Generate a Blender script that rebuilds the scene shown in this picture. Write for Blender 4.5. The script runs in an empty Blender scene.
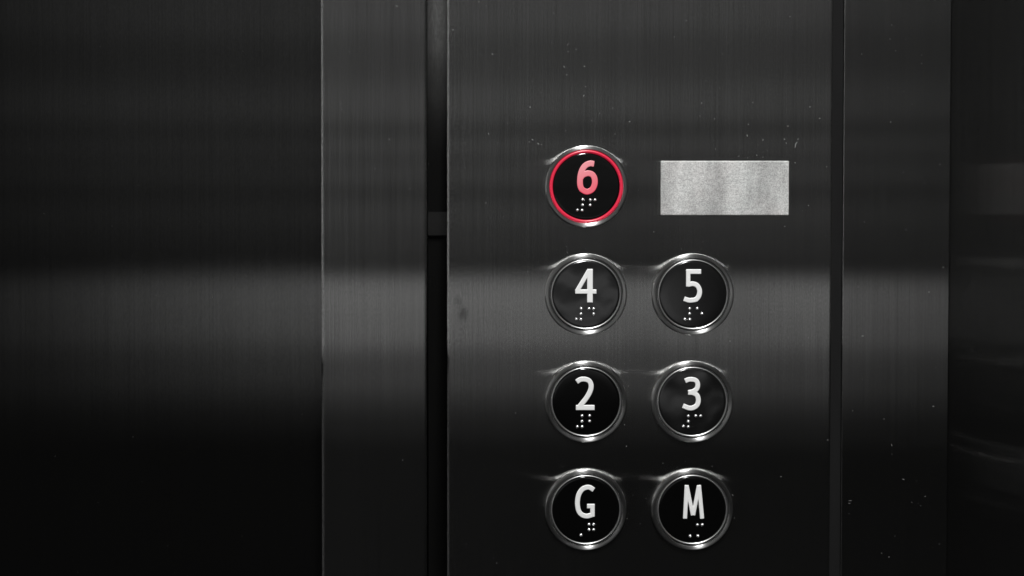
import bpy, bmesh, math, random
import numpy as np
from mathutils import Vector, Matrix
random.seed(4)
S = 0.0005                     # metres per photo pixel on the panel plane
D = 0.70                       # camera distance from the panel
VX, VY = 450.0, 210.0          # foot of the perpendicular from the camera, photo pixels
def wx(px): return (px - 512) * S
def wz(py): return (288 - py) * S
scn = bpy.context.scene
PITCH = 1.4                    # the camera looks down very slightly
FPX = D / S
AXIS = VY + math.tan(math.radians(PITCH)) * FPX
def on_plane(px, py, y=0.0):
    """point of the vertical plane y=const seen at a photo pixel"""
    u, v, t = (px - VX) / FPX, (AXIS - py) / FPX, math.radians(PITCH)
    dy, dz = math.cos(t) + v * math.sin(t), v * math.cos(t) - math.sin(t)
    k = (D + y) / dy
    return Vector(((VX - 512) * S + u * k, y, (288 - VY) * S + dz * k))
COL = scn.collection

# ------------------------------------------------------------------ materials
def new_mat(name):
    m = bpy.data.materials.new(name); m.use_nodes = True
    nt = m.node_tree; nt.nodes.clear()
    out = nt.nodes.new('ShaderNodeOutputMaterial')
    return m, nt, out
def N(nt, t, **kw):
    n = nt.nodes.new(t)
    for k, v in kw.items():
        if k in n.inputs.keys() if isinstance(k, str) else False: n.inputs[k].default_value = v
        else: setattr(n, k, v)
    return n
def L(nt, a, b): nt.links.new(a, b)
def mth(nt, op, a, b=None, c=None):
    n = nt.nodes.new('ShaderNodeMath'); n.operation = op
    for i, v in enumerate((a, b, c)):
        if v is None: continue
        if isinstance(v, (int, float)): n.inputs[i].default_value = v
        else: L(nt, v, n.inputs[i])
    return n.outputs[0]
def ramp(nt, fac, pts):
    n = nt.nodes.new('ShaderNodeValToRGB'); L(nt, fac, n.inputs[0])
    el = n.color_ramp.elements
    el[0].position, el[0].color = pts[0][0], (pts[0][1],)*3 + (1,)
    el[1].position, el[1].color = pts[-1][0], (pts[-1][1],)*3 + (1,)
    for p, v in pts[1:-1]:
        e = el.new(p); e.color = (v, v, v, 1)
    return n.outputs[0]

def brushed(name, col=0.40, rough=0.225, tangent=(0, 0, 1), smudge=None, dust=0.002, aniso=.875, vary=0.30):
    """vertically brushed stainless steel: highlights smear horizontally"""
    m, nt, out = new_mat(name)
    geo = N(nt, 'ShaderNodeNewGeometry')
    def noise(sx, sy, sz, scale=1.0, detail=3.0, rough_=0.6):
        mp = N(nt, 'ShaderNodeMapping'); mp.inputs['Scale'].default_value = (sx, sy, sz)
        L(nt, geo.outputs['Position'], mp.inputs['Vector'])
        n = N(nt, 'ShaderNodeTexNoise'); n.inputs['Scale'].default_value = scale
        n.inputs['Detail'].default_value = detail; n.inputs['Roughness'].default_value = rough_
        L(nt, mp.outputs[0], n.inputs['Vector']); return n.outputs['Fac']
    fine = noise(1100, 1100, 9, detail=2.5, rough_=0.7)
    mid = noise(210, 210, 2.2, detail=3)
    broad = noise(9, 9, 5, detail=3)
    grain = noise(1700, 1700, 700, detail=1.5)
    f = mth(nt, 'ADD', mth(nt, 'MULTIPLY', mth(nt, 'SUBTRACT', fine, .5), vary * 2.0),
            mth(nt, 'MULTIPLY', mth(nt, 'SUBTRACT', mid, .5), vary * 0.9))
    f = mth(nt, 'ADD', f, mth(nt, 'MULTIPLY', mth(nt, 'SUBTRACT', broad, .5), vary * .9))
    f = mth(nt, 'ADD', f, mth(nt, 'MULTIPLY', mth(nt, 'SUBTRACT', grain, .5), .5))
    f = mth(nt, 'ADD', f, 1.0)
    if smudge:
        # greasy finger marks left on the plate
        for (sx, sz, rx, rz, amt) in smudge:
            v = N(nt, 'ShaderNodeVectorMath', operation='SUBTRACT'); L(nt, geo.outputs['Position'], v.inputs[0])
            v.inputs[1].default_value = (sx, 0, sz)
            sc = N(nt, 'ShaderNodeVectorMath', operation='MULTIPLY'); L(nt, v.outputs[0], sc.inputs[0])
            sc.inputs[1].default_value = (1 / rx, 0, 1 / rz)
            ln = N(nt, 'ShaderNodeVectorMath', operation='LENGTH'); L(nt, sc.outputs[0], ln.inputs[0])
            sn = noise(800, 800, 800, detail=3)
            dd = mth(nt, 'ADD', ln.outputs['Value'], mth(nt, 'MULTIPLY', mth(nt, 'SUBTRACT', sn, .5), 1.6))
            k = ramp(nt, dd, [(0.25, amt), (1.0, 1.0)])
            f = mth(nt, 'MULTIPLY', f, k)
    f = mth(nt, 'MULTIPLY', f, col)
    cc = N(nt, 'ShaderNodeCombineColor')
    for i, g in enumerate((1.0, 1.0, 0.985)):
        L(nt, mth(nt, 'MULTIPLY', f, g), cc.inputs[i])
    gl = N(nt, 'ShaderNodeBsdfAnisotropic'); gl.distribution = 'BECKMANN'
    L(nt, cc.outputs[0], gl.inputs['Color'])
    r = mth(nt, 'ADD', rough, mth(nt, 'MULTIPLY', mth(nt, 'SUBTRACT', mid, .5), .03))
    L(nt, r, gl.inputs['Roughness'])
    gl.inputs['Anisotropy'].default_value = aniso
    tg = N(nt, 'ShaderNodeCombineXYZ')
    for i in range(3): tg.inputs[i].default_value = tangent[i]
    L(nt, tg.outputs[0], gl.inputs['Tangent'])
    bp = N(nt, 'ShaderNodeBump'); bp.inputs['Strength'].default_value = 0.25; bp.inputs['Distance'].default_value = 0.00002
    L(nt, fine, bp.inputs['Height']); L(nt, bp.outputs[0], gl.inputs['Normal'])
    # film of fine dust and oxide: a little diffuse
    df = N(nt, 'ShaderNodeBsdfDiffuse'); df.inputs['Color'].default_value = (dust, dust, dust * .97, 1)
    ad = N(nt, 'ShaderNodeAddShader'); L(nt, gl.outputs[0], ad.inputs[0]); L(nt, df.outputs[0], ad.inputs[1])
    L(nt, ad.outputs[0], out.inputs['Surface'])
    return m

def principled(name, color, rough=0.5, metal=0.0, spec=0.5, emis=None, estr=0.0, bump=None, coat=0.0, aniso=0.0, radial=False):
    m, nt, out = new_mat(name)
    p = N(nt, 'ShaderNodeBsdfPrincipled')
    p.inputs['Base Color'].default_value = (*color, 1)
    p.inputs['Roughness'].default_value = rough; p.inputs['Metallic'].default_value = metal
    p.inputs['Specular IOR Level'].default_value = spec; p.inputs['Coat Weight'].default_value = coat
    if emis:
        p.inputs['Emission Color'].default_value = (*emis, 1); p.inputs['Emission Strength'].default_value = estr
    tc = N(nt, 'ShaderNodeTexCoord')
    if bump:
        n = N(nt, 'ShaderNodeTexNoise'); n.inputs['Scale'].default_value = bump[0]; n.inputs['Detail'].default_value = bump[3] if len(bump) > 3 else 4
        L(nt, tc.outputs['Object'], n.inputs['Vector'])
        b = N(nt, 'ShaderNodeBump'); b.inputs['Strength'].default_value = bump[1]; b.inputs['Distance'].default_value = bump[2]
        L(nt, n.outputs['Fac'], b.inputs['Height']); L(nt, b.outputs[0], p.inputs['Normal'])
    if radial:
        # turned metal: grooves run round the button, so the highlight spreads along the radius
        nn = N(nt, 'ShaderNodeVectorMath', operation='MULTIPLY'); L(nt, tc.outputs['Object'], nn.inputs[0])
        nn.inputs[1].default_value = (1, 0, 1)
        cx_ = N(nt, 'ShaderNodeVectorMath', operation='CROSS_PRODUCT'); L(nt, nn.outputs[0], cx_.inputs[0]); cx_.inputs[1].default_value = (0, 1, 0)
        no = N(nt, 'ShaderNodeVectorMath', operation='NORMALIZE'); L(nt, cx_.outputs[0], no.inputs[0])
        p.inputs['Anisotropic Rotation'].default_value = .25
        L(nt, no.outputs[0], p.inputs['Tangent']); p.inputs['Anisotropic'].default_value = aniso
    L(nt, p.outputs[0], out.inputs['Surface'])
    return m

M_panel = brushed('brushed_steel_panel', col=0.42, smudge=[(wx(463), wz(314), .0030, .0045, .55), (wx(458), wz(302), .0028, .004, .8), (wx(745), wz(300), .02, .03, .9), (wx(640), wz(345), .018, .014, .88), (wx(640), wz(240), .02, .02, .9)])
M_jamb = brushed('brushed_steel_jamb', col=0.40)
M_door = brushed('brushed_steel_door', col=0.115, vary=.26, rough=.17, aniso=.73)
M_right = brushed('brushed_steel_right', col=0.30)
M_side = brushed('brushed_steel_side', dust=.005, col=0.125)
M_chan = brushed('dark_steel_channel', dust=.004, col=0.28)
M_gap = principled('gap_shade_dark', (.009, .009, .009), .8, 0, .05, bump=(300, .2, .0001))  # dark tone stands in for shade inside the right groove
M_black = principled('black_backing', (.03, .03, .03), .8, 0, .1)
M_bezel = principled('turned_steel_bezel', (.52, .52, .51), .28, .985, .5, aniso=.97, radial=True, bump=(900, .12, .00002))
M_rim = principled('polished_inner_rim', (.66, .66, .65), .34, .95)
M_halo = principled('smoked_halo_plastic', (.035, .035, .035), .18, 0, .5)
M_halo_on = principled('lit_red_halo', (.35, .02, .04), .3, 0, .5, emis=(1.0, .02, .075), estr=.31)
M_cap = principled('gloss_black_cap', (.0015, .0015, .0015), .09, 0, .62, bump=(40, .12, .0002, 1))
M_cap2 = principled('gloss_black_cap_wavy', (.0045, .0045, .0045), .15, 0, 1.0, bump=(80, 1.0, .0007, 0.4))  # lighter, wavy copy of the cap, imitates blurred reflections
M_cap3 = principled('gloss_black_cap_reflective', (.004, .004, .004), .14, 0, 1.0, bump=(40, .12, .0002, 1))  # lighter, more reflective copy, imitates the bright band mirrored in the cap
M_num = principled('white_numeral', (.70, .70, .69), .42, 0, .4, bump=(700, .15, .00003))
M_dot = principled('steel_braille_dot', (.88, .88, .87), .27, .85)
M_dust = principled('pale_dust', (.16, .16, .155), .9, 0, .2)
# lit numeral: pale pink on top going to rose where the lamp behind it is nearer
m, nt, out = new_mat('lit_pink_numeral')
tc = N(nt, 'ShaderNodeTexCoord'); sp = N(nt, 'ShaderNodeSeparateXYZ'); L(nt, tc.outputs['Object'], sp.inputs[0])
t = mth(nt, 'ADD', mth(nt, 'MULTIPLY', sp.outputs['Z'], 1 / (26 * S)), 0.12)
t = mth(nt, 'SUBTRACT', t, mth(nt, 'MULTIPLY', sp.outputs['X'], 1 / (60 * S)))
cr = N(nt, 'ShaderNodeValToRGB'); L(nt, t, cr.inputs[0])
cr.color_ramp.elements[0].color = (.85, .03, .09, 1); cr.color_ramp.elements[0].position = .0
cr.color_ramp.elements[1].color = (.88, .34, .38, 1); cr.color_ramp.elements[1].position = 1
p = N(nt, 'ShaderNodeBsdfPrincipled'); p.inputs['Base Color'].default_value = (.30, .11, .12, 1); p.inputs['Roughness'].default_value = .4
L(nt, cr.outputs[0], p.inputs['Emission Color']); p.inputs['Emission Strength'].default_value = .55
L(nt, p.outputs[0], out.inputs['Surface']); M_num_on = m
# blank plate: matt pale steel, rubbed and cloudy
m, nt, out = new_mat('cloudy_pale_steel')
geo = N(nt, 'ShaderNodeNewGeometry')
def nz(scale, sx=1, sz=1, det=4):
    mp = N(nt, 'ShaderNodeMapping'); mp.inputs['Scale'].default_value = (sx, 1, sz); L(nt, geo.outputs['Position'], mp.inputs['Vector'])
    n = N(nt, 'ShaderNodeTexNoise'); n.inputs['Scale'].default_value = scale; n.inputs['Detail'].default_value = det
    n.inputs['Roughness'].default_value = .65; L(nt, mp.outputs[0], n.inputs['Vector']); return n.outputs['Fac']
cl = mth(nt, 'MULTIPLY', ramp(nt, nz(34, 2.2, .6, 2), [(.32, .74), (.6, 1.12)]), ramp(nt, nz(110, 1.4, .5), [(.3, .86), (.7, 1.10)]))
gr = ramp(nt, nz(1900, 1, 1, 2), [(.3, .62), (.7, 1.34)])
gv = ramp(nt, nz(900, .25, 1.5, 2), [(.3, .9), (.7, 1.08)])
v = mth(nt, 'MULTIPLY', mth(nt, 'MULTIPLY', mth(nt, 'MULTIPLY', cl, gr), gv), .43)
tint = nz(45)
cc = N(nt, 'ShaderNodeCombineColor'); L(nt, mth(nt, 'MULTIPLY', v, mth(nt, 'ADD', .93, mth(nt, 'MULTIPLY', tint, .12))), cc.inputs[0])
L(nt, mth(nt, 'MULTIPLY', v, .99), cc.inputs[1]); L(nt, mth(nt, 'MULTIPLY', v, .965), cc.inputs[2])
p = N(nt, 'ShaderNodeBsdfPrincipled'); L(nt, cc.outputs[0], p.inputs['Base Color']); p.inputs['Roughness'].default_value = .62; p.inputs['Metallic'].default_value = .15
L(nt, p.outputs[0], out.inputs['Surface']); M_plate = m

# ------------------------------------------------------------------ mesh helpers
def link(name, me, mat, parent=None, loc=(0, 0, 0), smooth=False):
    me.materials.append(mat) if not me.materials else None
    o = bpy.data.objects.new(name, me); COL.objects.link(o); o.location = loc
    if parent: o.parent = parent
    if smooth:
        bm = bmesh.new(); bm.from_mesh(me)
        for e in bm.edges:
            if len(e.link_faces) == 2 and e.calc_face_angle(0) > math.radians(50): e.smooth = False
        bm.to_mesh(me); bm.free()
        for p_ in me.polygons: p_.use_smooth = not (smooth == 'bevel' and p_.area > .004)
    return o
def tag(o, label=None, cat=None, group=None, kind=None):
    for k, v in (('label', label), ('category', cat), ('group', group), ('kind', kind)):
        if v: o[k] = v
    return o
def empty(name, loc, label, cat, group=None):
    o = bpy.data.objects.new(name, None); COL.objects.link(o); o.location = loc; o.empty_display_size = .02
    return tag(o, label, cat, group, 'thing')
def box_mesh(name, x0, x1, y0, y1, z0, z1, o=(0, 0, 0), bevel=0.0, segs=3, only_vertical=False):
    bm = bmesh.new(); bmesh.ops.create_cube(bm, size=1)
    for v in bm.verts:
        v.co = Vector(((x0 + x1) / 2 + v.co.x * (x1 - x0) - o[0], (y0 + y1) / 2 + v.co.y * (y1 - y0) - o[1], (z0 + z1) / 2 + v.co.z * (z1 - z0) - o[2]))
    if bevel:
        es = [e for e in bm.edges if (not only_vertical) or abs(e.verts[0].co.z - e.verts[1].co.z) > 1e-5]
        bmesh.ops.bevel(bm, geom=es, offset=bevel, segments=segs, profile=.5, affect='EDGES')
    me = bpy.data.meshes.new(name); bm.to_mesh(me); bm.free()
    return me
def lathe_mesh(name, prof, n=96, close=False):
    """prof: (radius px, height px) ; axis = -Y ; centre at origin"""
    vs, fs = [], []
    for r, h in prof:
        for k in range(n):
            a = 2 * math.pi * k / n; vs.append((r * S * math.cos(a), -h * .88 * S, r * S * math.sin(a)))
    for i in range(len(prof) - 1):
        for k in range(n):
            k2 = (k + 1) % n; fs.append((i * n + k, i * n + k2, (i + 1) * n + k2, (i + 1) * n + k))
    if close: fs.append(tuple((len(prof) - 1) * n + k for k in range(n)))
    me = bpy.data.meshes.new(name); me.from_pydata(vs, [], fs)
    bm = bmesh.new(); bm.from_mesh(me); bmesh.ops.recalc_face_normals(bm, faces=bm.faces)
    # outward = away from the panel
    f = max(bm.faces, key=lambda f: abs(f.normal.y))
    bm.to_mesh(me); bm.free()
    return me

# glyph relief: union of strokes as a signed distance field, cut out by marching squares
def catmull(pts, n=10):
    P = [np.array(p, float) for p in pts]; P = [2 * P[0] - P[1]] + P + [2 * P[-1] - P[-2]]
    out = []
    for i in range(1, len(P) - 2):
        for k in range(n):
            t = k / n
            out.append(.5 * ((2 * P[i]) + (-P[i-1] + P[i+1]) * t + (2*P[i-1] - 5*P[i] + 4*P[i+1] - P[i+2]) * t**2 + (-P[i-1] + 3*P[i] - 3*P[i+1] + P[i+2]) * t**3))
    out.append(P[-2]); return out
def glyph_mesh(name, strokes, cx, cy, height=1.3, zs=8.727, rnd=5.0):
    xs = np.arange(80, 310, 2.0); ys = np.arange(35, 365, 2.0)
    X, Y = np.meshgrid(xs, ys); F = np.full(X.shape, 1e9)
    for kind, w, pts in strokes:
        q = catmull(pts) if kind == 'c' else [np.array(p, float) for p in pts]
        cum = np.concatenate([[0], np.cumsum([np.hypot(*(q[k+1] - q[k])) for k in range(len(q) - 1)])])
        for i in range(len(q) - 1):
            a, b = q[i], q[i+1]; d = b - a; ln = np.hypot(*d); u = d / ln
            rx, ry = X - a[0], Y - a[1]; s = rx * u[0] + ry * u[1]; t = -rx * u[1] + ry * u[0]
            qx = np.abs(s - ln / 2) - max(ln / 2 - (rnd if len(q) == 2 else 2.5), .1); qy = np.abs(t) - (w / 2 - rnd)
            F = np.minimum(F, np.hypot(np.maximum(qx, 0), np.maximum(qy, 0)) + np.minimum(np.maximum(qx, qy), 0) - rnd)
            if i and (len(q) < 4 or min(cum[i], cum[-1] - cum[i]) > w / 2 - 1): F = np.minimum(F, np.hypot(X - a[0], Y - a[1]) - w / 2)
    verts, vid = [], {}
    def V(key, x, y, f):
        if key not in vid:
            d = max(0.0, -f); h = height * S * (0.45 + .55 * math.sqrt(max(0, 1 - (1 - min(d, 7) / 7) ** 2)))
            vid[key] = len(verts); verts.append(((x / zs - cx) * S, -h, -(y / zs - cy) * S))
        return vid[key]
    faces = []; edges = []
    ny, nx = F.shape
    for j in range(ny - 1):
        for i in range(nx - 1):
            c = [(i, j), (i+1, j), (i+1, j+1), (i, j+1)]; f = [F[b, a] for a, b in c]
            if min(f) >= 0: continue
            poly = []; cuts = []
            for k in range(4):
                (a, b), (a2, b2) = c[k], c[(k+1) % 4]; f1, f2 = f[k], f[(k+1) % 4]
                if f1 < 0: poly.append(V((a, b), xs[a], ys[b], f1))
                if (f1 < 0) != (f2 < 0):
                    t = f1 / (f1 - f2); key = ('e', min((a, b), (a2, b2)), max((a, b), (a2, b2)))
                    v_ = V(key, xs[a] + t * (xs[a2] - xs[a]), ys[b] + t * (ys[b2] - ys[b]), 0.0); poly.append(v_); cuts.append(v_)
            if len(poly) >= 3: faces.append(tuple(poly))
            if len(cuts) == 2 and cuts[0] != cuts[1]: edges.append((cuts[0], cuts[1]))
    base = {}
    def B(v_):
        if v_ not in base:
            base[v_] = len(verts); x, y, z = verts[v_]; verts.append((x, .3 * S, z))
        return base[v_]
    for a, b in edges: faces.append((a, b, B(b), B(a)))
    me = bpy.data.meshes.new(name); me.from_pydata(verts, [], faces)
    bm = bmesh.new(); bm.from_mesh(me); bmesh.ops.recalc_face_normals(bm, faces=bm.faces); bm.to_mesh(me); bm.free()
    return me
GLYPH = {
 '6': [('c', 50, [(250, 78), (220, 74), (183, 88), (155, 120), (138, 165), (131, 215), (133, 265), (149, 300), (192, 320), (236, 300), (258, 255), (257, 205), (237, 171), (205, 160), (176, 165), (150, 180), (131, 208)])],
 '4': [('l', 50, [(235, 52), (235, 346)]), ('l', 40, [(106, 250), (292, 250)]), ('l', 39, [(226, 66), (120, 250)])],
 '5': [('l', 43, [(131, 76), (262, 76)]), ('l', 38, [(149, 56), (149, 208)]), ('c', 43, [(148, 190), (190, 182), (228, 198), (248, 240), (243, 285), (218, 317), (180, 326), (150, 325), (116, 313)])],
 '2': [('c', 44, [(120, 92), (150, 73), (188, 70), (226, 84), (244, 122), (238, 170), (208, 228), (170, 278), (138, 318)]), ('l', 46, [(112, 319), (276, 319)])],
 '3': [('c', 42, [(124, 86), (150, 75), (185, 73), (218, 84), (232, 115), (225, 153), (195, 177), (152, 187)]), ('c', 43, [(152, 187), (195, 192), (228, 215), (238, 258), (226, 298), (192, 321), (155, 323), (106, 304)])],
 'G': [('c', 43, [(266, 92), (235, 73), (205, 71), (168, 88), (140, 128), (127, 180), (127, 235), (140, 285), (170, 315), (210, 324), (256, 312)]), ('l', 40, [(257, 216), (257, 330)]), ('l', 40, [(209, 236), (277, 236)])],
 'M': [('l', 36, [(136, 52), (122, 348)]), ('l', 36, [(243, 52), (272, 348)]), ('l', 34, [(136, 54), (190, 318)]), ('l', 34, [(242, 54), (194, 318)])],
}
DOTS = {
 '6': [(155,383),(222,387),(263,387),(153,430),(220,432),(110,475),(151,477)],
 '4': [(160,392),(228,393),(268,393),(158,438),(268,440),(118,485),(157,487)],
 '5': [(163,392),(229,391),(163,438),(270,437),(122,485),(165,487)],
 '2': [(167,385),(233,384),(167,433),(233,432),(127,481),(169,481)],
 '3': [(152,388),(217,387),(260,387),(152,435),(109,478),(152,482)],
 'G': [(228,391),(268,391),(228,438),(268,438),(158,486)],
 'M': [(232,395),(273,395),(168,493),(236,493)],
}
def dots_mesh(name, pts, cx, cy, zs=8.727):
    bm = bmesh.new()
    for x, y in pts:
        mat = Matrix.Translation(((x / zs - cx) * S, 0, -(y / zs - cy) * S))
        bmesh.ops.create_uvsphere(bm, u_segments=16, v_segments=10, radius=1.62 * S, matrix=mat)
    me = bpy.data.meshes.new(name); bm.to_mesh(me); bm.free(); return me

# ------------------------------------------------------------------ surfaces round the panel
ZT, ZB = wz(-90), wz(660)        # everything runs on above and below the frame
# recessed door at the left
root = empty('elevator_door', (wx(100), .03, ZB), 'wide dark brushed steel elevator door panel at the far left', 'elevator door')
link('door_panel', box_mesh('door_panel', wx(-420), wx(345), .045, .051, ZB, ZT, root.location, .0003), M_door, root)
# jamb: proud flat strip with rounded vertical edges
root = empty('door_jamb', (wx(374), .0, ZB), 'narrow brushed steel jamb strip between the dark door and the black channel', 'door jamb')
link('jamb_face', box_mesh('jamb_face', wx(321.0), wx(427), 0, .048, ZB, ZT, root.location, .0016, 6, True), M_jamb, root, smooth='bevel')
# channel between jamb and control panel, pitched a little so that it looks down
root = empty('recessed_channel', (wx(437), .03, ZB), 'black recessed vertical channel between the jamb strip and the button panel', 'channel')
bm = bmesh.new()
yt, yb = .008, .0635
vs = [bm.verts.new(Vector(c) - root.location) for c in ((wx(424), yt, ZT), (wx(450), yt, ZT), (wx(450), yb, ZB), (wx(424), yb, ZB), (wx(424), yt + .002, ZT), (wx(450), yt + .002, ZT), (wx(450), yb + .002, ZB), (wx(424), yb + .002, ZB))]
for f in ((3, 2, 1, 0), (4, 5, 6, 7), (0, 1, 5, 4), (1, 2, 6, 5), (2, 3, 7, 6), (3, 0, 4, 7)): bm.faces.new([vs[i] for i in f])
bmesh.ops.recalc_face_normals(bm, faces=bm.faces)
me = bpy.data.meshes.new('channel_strip'); bm.to_mesh(me); bm.free()
link('channel_strip', me, M_chan, root)
yj = yt + (yb - yt) * (ZT - wz(212)) / (ZT - ZB)
link('glint_plate', box_mesh('glint_plate', wx(424.5), wx(449.5), yj, yj + .004, wz(237), wz(203), root.location, .0003, 2), M_chan, root)  # added plate, set flat to give the channel a faint glint
# right hand strip, same plane as the control panel
root = empty('wall_panel', (wx(897), 0, ZB), 'narrow dark brushed steel strip just right of the button panel', 'wall panel')
link('panel_face', box_mesh('panel_face', wx(843.5), wx(950.2), .0006, .024, ZB, ZT, root.location, .0004, 3, True), M_right, root, smooth='bevel')
link('gap_shade_strip', box_mesh('gap_shade_strip', wx(830), wx(846), .0030, .018, ZB, ZT, root.location, .0003, 2), M_gap, root)  # dark strip added in place of the shade in the gap
# side wall running towards the viewer
root = empty('side_wall', (wx(950), -.1, ZB), 'dark steel side wall along the right edge, meeting the narrow strip at a corner', 'side wall')
link('wall_face', box_mesh('wall_face', wx(950.4), wx(958), -.36, .024, ZB, ZT, root.location, .0004, 2), M_side, root)
# backing behind the gaps
b = link('backing_wall', box_mesh('backing_wall', wx(-420), wx(958), 0.076, .080, ZB, ZT), M_black)
tag(b, 'black backing behind the gaps between the steel panels', 'wall', kind='structure')

# ------------------------------------------------------------------ control panel
cp = empty('control_panel', (wx(640), 0, ZB), 'brushed steel elevator control panel with seven round buttons and a blank plate', 'control panel')
O = cp.location
link('faceplate', box_mesh('faceplate', wx(447.0), wx(832.3), 0, .024, ZB, ZT, O, .0014, 6, True), M_panel, cp, smooth='bevel')
# blank plate
pl = link('blank_plate', box_mesh('blank_plate', wx(660), wx(788), -0.0018, .0, wz(215.5), wz(161.0), O, .00055, 4), M_plate, cp)
tag(pl, 'blank pale cloudy metal plate')

bezel_prof = [(41.0, -.2), (40.85, 3.7), (40.55, 4.2), (40.25, 4.55), (39.8, 4.7), (39.0, 4.68), (37.6, 4.58), (37.1, 4.45), (36.8, 4.1), (36.7, .5)]
halo_prof = [(36.8, .4), (36.6, 2.6), (36.0, 3.1), (35.4, 3.5), (35.1, 3.4), (34.9, .5)]
halo_on_prof = [(36.8, .4), (36.5, 3.3), (35.8, 4.1), (34.9, 4.5), (34.2, 4.2), (33.6, 3.4), (33.4, .5)]
rim_prof = [(34.9, .4), (34.9, 3.9), (34.75, 4.3), (34.5, 4.5), (34.15, 4.5), (33.8, 4.2), (33.7, .5)]
cap_prof = [(33.6, .3), (33.6, 3.3), (33.2, 3.75), (32.6, 3.95), (31.5, 4.0), (24, 4.02), (12, 4.035), (.2, 4.04)]
cap_on_prof = [(33.3, .3), (33.3, 3.3), (32.9, 3.75), (32.3, 3.95), (31.2, 4.0), (24, 4.02), (12, 4.035), (.2, 4.04)]
BZ = lathe_mesh('bezel', bezel_prof, 128); HA = lathe_mesh('halo_ring', halo_prof, 128); HON = lathe_mesh('halo_ring_lit', halo_on_prof, 128)
RM = lathe_mesh('inner_rim', rim_prof, 128); CAP = lathe_mesh('button_cap', cap_prof, 96, True); CAPW = CAP.copy(); CAP5 = CAP.copy(); CON = lathe_mesh('button_cap_lit', cap_on_prof, 96, True)
spec = [('6', 586.4, 186.4, 565, 155, 'button 6 with its red ring lit'),
        ('4', 586.0, 294.4, 563, 263, 'unlit button 4, left of button 5'),
        ('5', 693.0, 294.5, 671, 263, 'unlit button 5, below the blank plate'),
        ('2', 586.2, 401.9, 563, 371, 'unlit button 2, left of button 3'),
        ('3', 692.3, 401.8, 671, 371, 'unlit button 3, below button 5'),
        ('G', 585.9, 509.9, 563, 479, 'unlit button G at the bottom left'),
        ('M', 692.4, 509.7, 671, 479, 'unlit button M at the bottom right')]
TILT = {'2': (math.radians(1.3), 0, 0), 'G': (math.radians(.5), 0, 0), '5': (0, 0, math.radians(.6))}   # the caps never sit perfectly square
for ch, px, py, ox, oy, lab in spec:
    lit = ch == '6'
    c = on_plane(px, py, -.0019); c.y = 0
    cap = link('button', CON if lit else ({'4': CAPW, '3': CAPW, '5': CAP5}.get(ch, CAP)), M_cap2 if ch in '43' else (M_cap3 if ch == '5' else M_cap), cp, c - O, smooth=True)
    if ch in TILT: cap.rotation_euler = TILT[ch]
    cap['label'] = lab; cap['group'] = 'round floor buttons'
    link('bezel', BZ, M_bezel, cap, smooth=True)
    h = link('halo_ring', HON if lit else HA, M_halo_on if lit else M_halo, cap, smooth=True)
    if lit: h['label'] = 'glowing red ring'
    if not lit: link('inner_rim', RM, M_rim, cap, smooth=True)
    zs = 8.727
    g = link('numeral' if ch.isdigit() else 'letter', glyph_mesh('numeral', GLYPH[ch], px - ox, py - oy), M_num_on if lit else M_num, cap, (0, -3.6 * S, 0), smooth=True)
    link('braille', dots_mesh('braille', DOTS[ch], px - ox, py - oy), M_dot, cap, (0, -3.75 * S, -.7 * S), smooth=True)

# ------------------------------------------------------------------ dust and tiny nicks lying on the steel
specks = []
def reg(ox, oy, s, pts):
    for p_ in pts: specks.append((ox + p_[0] / s, oy + p_[1] / s, p_[2] if len(p_) > 2 else .55, p_[3] if len(p_) > 3 else 1.0, p_[4] if len(p_) > 4 else 0))
reg(440, 20, 4.43, [(565,110),(567,140),(603,130),(550,207,.5,3.2,60),(562,243,.6),(640,205,.7,1.5,0),(645,295),(637,335,.6,2.4,-65),(400,385,.4,2.5,80),(707,413),(672,445),(557,490),(410,530,.6,2.6,35),(435,548,.6,2.6,50),(395,540,.4,2,-30),(450,552,.4,2,0),(840,450,.8,1.4,-30),(58,42,.6),(233,152,.4,2.4,25),(215,505,.4,2,80),(775,505,.5),(765,390,.5)])
reg(640, 20, 4.43, [(152,75),(273,368,.7),(265,425,.5),(500,365),(330,438),(480,462,.7),(475,512,.6,3,80),(545,530,.7),(640,528,.7,1.6,20),(648,545,.5,2,50),(690,550,.8,3.4,-65),(700,528,.5,2.4,-65),(753,385,.7),(795,436,.7),(655,470,.6,2,0),(205,2),(858,208,.6)])
reg(780, 0, 3.0, [(30,50),(330,117),(245,162,.6),(347,152),(425,165,.5),(578,200,.8),(645,238,.6),(700,302,.7),(685,432,.9,1.6,60),(713,85,.8),(90,320),(120,355),(332,366,.8),(45,488,.8),(140,500,.6),(550,467),(570,462),(480,493,.4,3,-5),(434,548,.6),(515,350,.6),(650,482,.5),(335,75),(425,190),(370,517),(590,180,.4,3,-70)])
reg(780, 192, 3.0, [(85,40,.6),(14,103,.6),(378,113,.7),(503,65,.7),(195,55,.6,2,10),(490,226,.7,1.6,-30),(447,300,.7),(155,293,.8),(505,445,.7),(248,432,.6,2.5,0),(85,437),(183,380,.6),(727,232),(692,360),(625,450),(652,180),(668,188,.7),(253,90)])
reg(780, 384, 3.0, [(460,67,.8,1.6,0),(312,105,.6),(143,168,.7,1.5,0),(218,80,.6),(370,286,.6,2.8,20),(436,337,.7),(478,480),(305,508,.7),(327,519,.8),(645,86,.7),(645,102,.8),(643,158),(645,230,.7),(652,370,.8),(654,518,.8),(3,278,.6,2,0),(335,183,.4,5,75),(565,283),(395,355),(422,365,.6),(500,347),(725,112,.8,2,50),(210,350,.4,6,2),(208,358,.35,5,0)])
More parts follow.
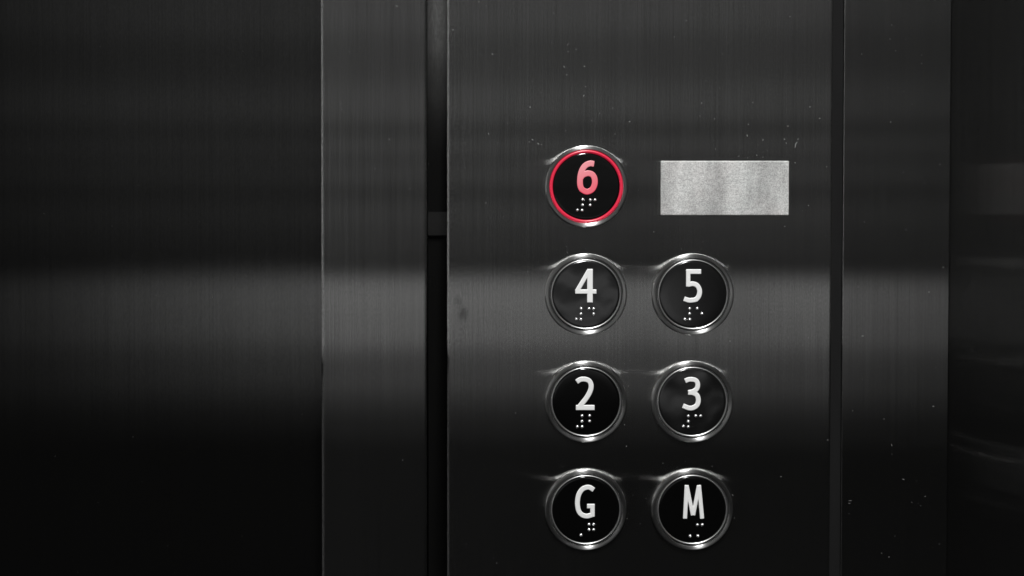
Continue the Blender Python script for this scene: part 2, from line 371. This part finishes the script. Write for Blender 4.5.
reg(300, 0, 3.0, [(290,18,.5,3.5,25),(148,155,.5),(123,310,.5),(125,328,.5),(268,418,.7),(393,293,.6),(428,452,.6),(459,90),(537,5,.7),(577,162,.5,2.5,25),(566,400,.4,2,80),(690,322,.4,3,80),(225,506),(330,566)])
reg(300, 190, 2.97, [(552,38,.6,1.6,0),(391,253,.8,1.8,75),(85,0)])
reg(300, 384, 3.0, [(80,190,.6,3,10),(308,228,.6),(647,87,.6),(590,537,.6),(443,297,.6,3,90),(70,290,.5,3,90)])
reg(530, 346, 5.236, [(515,210,.4,3,-70),(495,412,.5,2,80),(505,525,.5,2.6,-50),(315,68,.5)])
reg(638, 454, 5.236, [(130,48,.5),(388,65,.5),(205,70,.4),(495,215,.5,2,20),(42,232,.4),(505,335,.5)])
reg(530, 238, 5.236, [(195,75,.4,2,90),(190,45,.4),(292,55,.5),(525,268,.5),(380,105,.4,2,20)])
reg(638, 238, 5.236, [(228,58,.5),(340,20,.4),(330,60,.4),(318,72,.4),(482,540,.6,2,80),(15,128,.35),(75,215,.4)])
reg(530, 454, 5.236, [(70,268,.5),(172,68,.3),(508,338,.6),(478,140,.4),(490,230,.3),(405,475,.3)])
reg(640, 140, 6.02, [(595,97,.6),(703,92,.6,1.6,80),(672,118,.35),(740,103,.5),(935,138,.7),(935,40,.6,3,-70),(945,15,.5,2,-80),(872,520,.7),(83,553,.7),(455,55,.5),(768,65,.35),(648,108,.5),(1015,395,.6),(740,3,.5),(875,465,.3)])
for k in range(260):
    specks.append((random.uniform(455, 1020), random.uniform(3, 573), random.uniform(.12, .30), random.uniform(1, 2.2), random.uniform(0, 180)))
for k in range(90):
    specks.append((random.uniform(2, 425), random.uniform(3, 573), random.uniform(.10, .22), random.uniform(1, 2.5), random.uniform(0, 180)))
BTN = [(s_[1], s_[2]) for s_ in spec]
bm = bmesh.new()
for px, py, r, el, ang in specks:
    if any(math.hypot(px - a, py - b_) < 42 for a, b_ in BTN): continue
    if 657 < px < 791 and 158 < py < 219: continue
    if 318 < px < 330 or 422 < px < 450 or 829 < px < 847 or 946 < px < 955: continue
    r *= S * .82
    s = Matrix.Diagonal((r * el, .12 * r, r * .8, 1)); rot = Matrix.Rotation(math.radians(ang), 4, 'Y')
    if px > 952:
        k = (955 - VX) / (px - VX) if px > 955 else 1
        y = -(1 - (950.6 - VX) / (px - VX)) * D; sc_ = (950.6 - VX) / (px - VX)
        zc = wz(VY) + (VY - py) * S * sc_
        base = Matrix.Translation((wx(950.6), y, zc)) @ Matrix.Rotation(math.radians(90), 4, 'Z')
        s = Matrix.Diagonal((r * el * 1.3, .12 * r, r * .8, 1))
    else: base = Matrix.Translation(on_plane(px, py, .0006 if px > 845 else (.045 if px < 320 else 0)))
    bmesh.ops.create_icosphere(bm, subdivisions=1, radius=1, matrix=base @ rot @ s)
me = bpy.data.meshes.new('dust_specks'); bm.to_mesh(me); bm.free()
tag(link('dust_specks', me, M_dust), 'scattered pale dust specks and tiny nicks on the steel', 'dust', kind='stuff')

# ------------------------------------------------------------------ lamps
def lamp(name, loc, sx, sy, radiance, target=None, col=(1, 1, 1), spread=180):
    l = bpy.data.lights.new(name, 'AREA'); l.shape = 'RECTANGLE'; l.size, l.size_y = sx, sy
    l.energy = radiance * sx * sy * math.pi ; l.color = col; l.spread = math.radians(spread)
    o = bpy.data.objects.new(name, l); COL.objects.link(o); o.location = loc
    t = Vector(target) if target else Vector((loc[0], 0, loc[2]))
    o.rotation_euler = (t - Vector(loc)).to_track_quat('-Z', 'Y').to_euler()
    return o
LY = -1.6
CZ = wz(VY)
def zs_(py): return CZ + (VY - py) * S * (D - LY - 0) / D * ((D - LY) / (D - LY))   # mirror height at the lamps' plane
def band(py0, py1, rad, x=0.0, w=1.3):
    z0, z1 = zs_(py1), zs_(py0)
    lamp('added_band_lamp', (x, LY, (z0 + z1) / 2), w, z1 - z0, rad)  # added lamps, stand in for the opposite wall mirrored in the steel
BANDS = [(-160, 30, .17, 1.3), (30, 82, .115, 1.3), (82, 125, .165, 1.3), (134, 154, .165, 1.3), (160, 187, .125, 1.3), (195, 226, .10, 1.3), (226, 262, .065, 1.3), (277, 312, .60, .88), (312, 346, .50, .88), (346, 370, .26, .88), (372, 392, .20, .95), (392, 412, .10, .95), (412, 440, .035, .95), (440, 600, .004, 1.3)]
for a_, b_, r_, w_ in BANDS: band(a_, b_, r_, -.06, w_)
lamp('edge_fill_left', (-1.15, -.33, .28), .22, .9, 2.2, (0, 0, 0))  # added fill, brightens the left bevel edges
lamp('edge_fill_left', (-1.15, -.33, -.40), .22, .46, .42, (0, 0, 0))  # dimmer added fill for the lower part of those edges
lamp('ceiling_lamp', (.04, -1.0, 1.25), .17, .69, 118.0, (0, 0, 0))

w = bpy.data.worlds.new('World'); scn.world = w; w.use_nodes = True
w.node_tree.nodes['Background'].inputs[0].default_value = (1, 1, 1, 1)
w.node_tree.nodes['Background'].inputs[1].default_value = 0.004

# ------------------------------------------------------------------ camera
cam = bpy.data.cameras.new('camera'); co = bpy.data.objects.new('camera', cam); COL.objects.link(co); scn.camera = co
fpx = FPX
cam.sensor_width = 36; cam.lens = 36 * fpx / 1024
co.location = (wx(VX), -D, wz(VY)); co.rotation_euler = (math.radians(90 - PITCH), 0, 0)
axis_py = VY + math.tan(math.radians(PITCH)) * fpx
cam.shift_x = (512 - VX) / 1024; cam.shift_y = -(288 - axis_py) / 1024
cam.clip_start = .01; cam.clip_end = 50

scn.render.engine = 'CYCLES'
scn.cycles.use_denoising = True
scn.cycles.max_bounces = 8; scn.cycles.glossy_bounces = 6
scn.cycles.caustics_reflective = True
scn.cycles.blur_glossy = 0.0
scn.view_settings.view_transform = 'Standard'; scn.view_settings.look = 'None'
scn.view_settings.exposure = 0; scn.view_settings.gamma = 1
